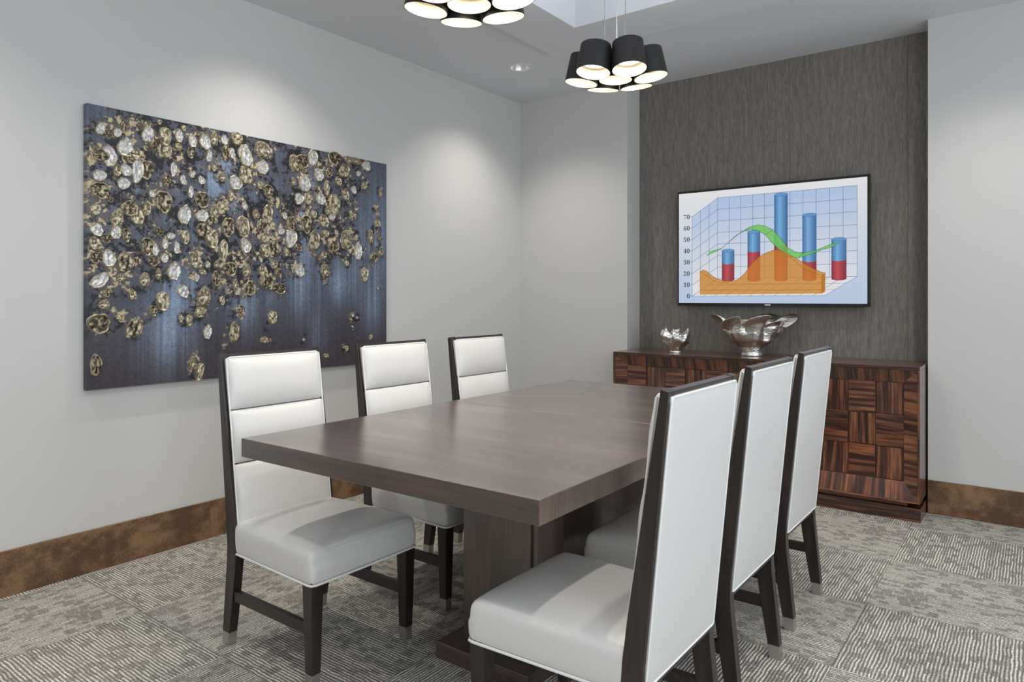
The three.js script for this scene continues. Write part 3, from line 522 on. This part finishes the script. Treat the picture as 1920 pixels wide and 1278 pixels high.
  const blobMat = new THREE.MeshStandardMaterial({ vertexColors: true, roughness: 0.38, metalness: 0.45 });
  const shapes = looks.map((lk, L) => [0, 1, 2, 3].map((s) => {
    const r = rng(900 + L * 10 + s), na = 34, rings = [0, 0.18, 0.36, 0.54, 0.7, 0.82, 0.9, 0.97, 1.03], hts = [0.6, 0.62, 0.6, 0.55, 0.5, 0.55, 0.95, 0.8, 0], n = noise2(700 + L * 4 + s, 32), pos = [], colr = [], idx = [], ph = [r() * 6, r() * 6, r() * 6];
    rings.forEach((rad, j) => { for (let i = 0; i < na; i++) {
      const an = i / na * Math.PI * 2, wob = 1 + 0.07 * Math.sin(2 * an + ph[0]) + 0.06 * Math.sin(3 * an + ph[1]) + 0.04 * Math.sin(7 * an + ph[2]);
      const x = Math.cos(an) * rad * wob, y = Math.sin(an) * rad * wob, nn = n(x * 4 + 10, y * 4 + 10);
      const gap = j >= 6 && j <= 7 ? smooth(0.4, 0.62, n(Math.cos(an) * 2.5 + 20, Math.sin(an) * 2 + 20)) : 1;
      pos.push(hts[j] * (j < 6 ? 0.45 + 1.1 * n(x * 4 + 4, y * 2.6 + 6) : 0.5 + 0.6 * gap), y, x);
      const q = n(x * 7 + 3, y * 7 + 15);
      let cc = j < 6 ? mix3(lk[0], lk[1], smooth(0.3, 0.7, nn * 0.4 + q * 0.6)) : mix3(gold[0], gold[1], q);
      if (j >= 6) cc = mix3(mix3(lk[0], [0.1, 0.09, 0.08], 0.5), cc, 0.15 + 0.85 * gap);
      if (j < 6 && nn > 0.66) cc = mix3(cc, gold[1], 0.55);
      colr.push(...cc);
    } });
    for (let j = 0; j < rings.length - 1; j++) for (let i = 0; i < na; i++) { const A = j * na + i, B = j * na + (i + 1) % na; if (j === 0) idx.push(A, A + na, B + na); else idx.push(A, A + na, B, B, A + na, B + na); }
    const gg = new THREE.BufferGeometry(); gg.setAttribute('position', new THREE.Float32BufferAttribute(pos, 3)); gg.setAttribute('color', new THREE.Float32BufferAttribute(colr, 3)); gg.setIndex(idx); gg.computeVertexNormals(); return gg;
  }));
  const r = rng(31);
  blobs.forEach((o, i) => {
    const m = mesh('paint_blob', shapes[o.k][Math.floor(r() * 4)], blobMat, t);
    m.position.set(PX - LX - 0.003, o.y - Y0, o.z + dz); m.scale.set(0.006 + 0.009 * r(), o.ry * 1.04, o.rz * 1.04 * (r() < 0.5 ? 1 : -1)); m.rotation.x = o.rot + (r() - 0.5) * 0.2;
  });
}

// ---------------------------------------------------------------- ceiling downlights
CANS.forEach(([x, z], k) => {
  const where = ['between the painting wall and the niche wall', 'above the painting', 'near the front of the painting wall', 'right of the niche', 'above the window side chairs', 'near the front windows', 'in the front corner of the painting wall', 'in the front half of the window side'][k];
  const t = thing('downlight', `round white recessed downlight ${where}`, 'downlight', [x, CY, z], 0, 'recessed ceiling downlights');
  mesh('trim_ring', lathe([[0.078, 0.004], [0.078, -0.003], [0.086, -0.006], [0.095, -0.004], [0.097, 0], [0.09, 0.0], [0.078, 0.004]], 48), M.whitePlastic, t);
  mesh('reflector', lathe([[0.078, 0.002], [0.07, 0.04], [0.055, 0.085], [0.05, 0.09], [0.056, 0.092], [0.074, 0.04], [0.081, 0.002]], 48), M.canReflector, t);
  mesh('lamp_disc', new THREE.CylinderGeometry(0.05, 0.05, 0.006, 32).translate(0, 0.09, 0), M.canLamp, t);
  const l = new THREE.SpotLight(new THREE.Color().setRGB(1.0, 0.94, 0.86), 3.5, 0, 1.05, 1, 2);
  l.position.set(x, CY - 0.008, z); l.target.position.set(x, 0, z); l.castShadow = true; l.shadow.radius = 2; scene.add(l, l.target);
});

// ---------------------------------------------------------------- pendant clusters
function pendant(z, label) {
  const x = -1.585, y = 2.318;
  const t = thing('pendant_cluster', label, 'pendant light', [x, y, z], 0.36, 'pendant clusters above the table');
  const R = 0.074, Hs = 0.128;
  mesh('canopy', new THREE.CylinderGeometry(0.11, 0.11, 0.025, 40).translate(0, TRAYY - y - 0.0125, 0), M.shadeBlack, t);
  for (let k = 0; k < 3; k++) { const a = k * 2.094 + 0.5; mesh('cable', new THREE.CylinderGeometry(0.0014, 0.0014, TRAYY - y - Hs - 0.02, 6).translate(0.055 * Math.cos(a), (TRAYY - y + Hs - 0.02) / 2, 0.055 * Math.sin(a)), M.cable, t); }
  for (let k = 0; k < 7; k++) {
    const a = k * Math.PI / 3, ring = k < 6, tilt = ring ? 0.16 : 0;
    const body = lathe([[0.02, Hs], [R * 0.93, Hs], [R * 0.945, Hs - 0.003], [R + 0.004, 0], [R + 0.002, 0]], 48);
    const sh = mesh('shade', body, M.shadeBlack, t);
    if (ring) { sh.position.set(Math.cos(a) * 0.163, 0, Math.sin(a) * 0.163); sh.rotation.set(Math.sin(a) * -tilt * 1, 0, Math.cos(a) * tilt); }
    mesh('liner', lathe([[R + 0.003, 0.0005], [R + 0.0015, 0], [R - 0.001, 0.045], [0.058, 0.046], [0.058, 0.05]], 48), M.shadeGold, sh).userData.label = 'pale gold inner liner';
    mesh('lamp_disc', new THREE.CylinderGeometry(0.057, 0.057, 0.004, 40).translate(0, 0.052, 0), M.lamp, sh);
    const l = new THREE.SpotLight(new THREE.Color().setRGB(1.0, 0.93, 0.82), 0.6, 0, 1.15, 1, 2);
    sh.updateWorldMatrix(true, false);
    l.position.copy(new THREE.Vector3(0, 0.022, 0).applyMatrix4(sh.matrixWorld)); l.target.position.copy(new THREE.Vector3(0, -1, 0).applyMatrix4(sh.matrixWorld));
    l.castShadow = true; l.shadow.radius = 1; scene.add(l, l.target);
  }
  mesh('uplight', new THREE.CylinderGeometry(0.05, 0.05, 0.006, 32).translate(0, Hs + 0.004, 0), M.canLamp, t).userData.label = 'glowing disc on top of the middle shade';
  const up = new THREE.SpotLight(new THREE.Color().setRGB(0.96, 0.97, 1.0), 2.2, 0, 1.2, 1, 2);
  up.position.set(x, y + Hs + 0.02, z); up.target.position.set(x, y + 3, z); up.castShadow = true; up.shadow.radius = 2.5; scene.add(up, up.target);
}
pendant(-2.915, 'cluster of seven black pendant shades hanging on the sideboard side of the table');
pendant(-1.86, 'cluster of seven black pendant shades over the table end away from the sideboard');

scene.traverse((o) => { if (o.isMesh) o.castShadow = o.receiveShadow = true; });
renderer.render(scene, camera);
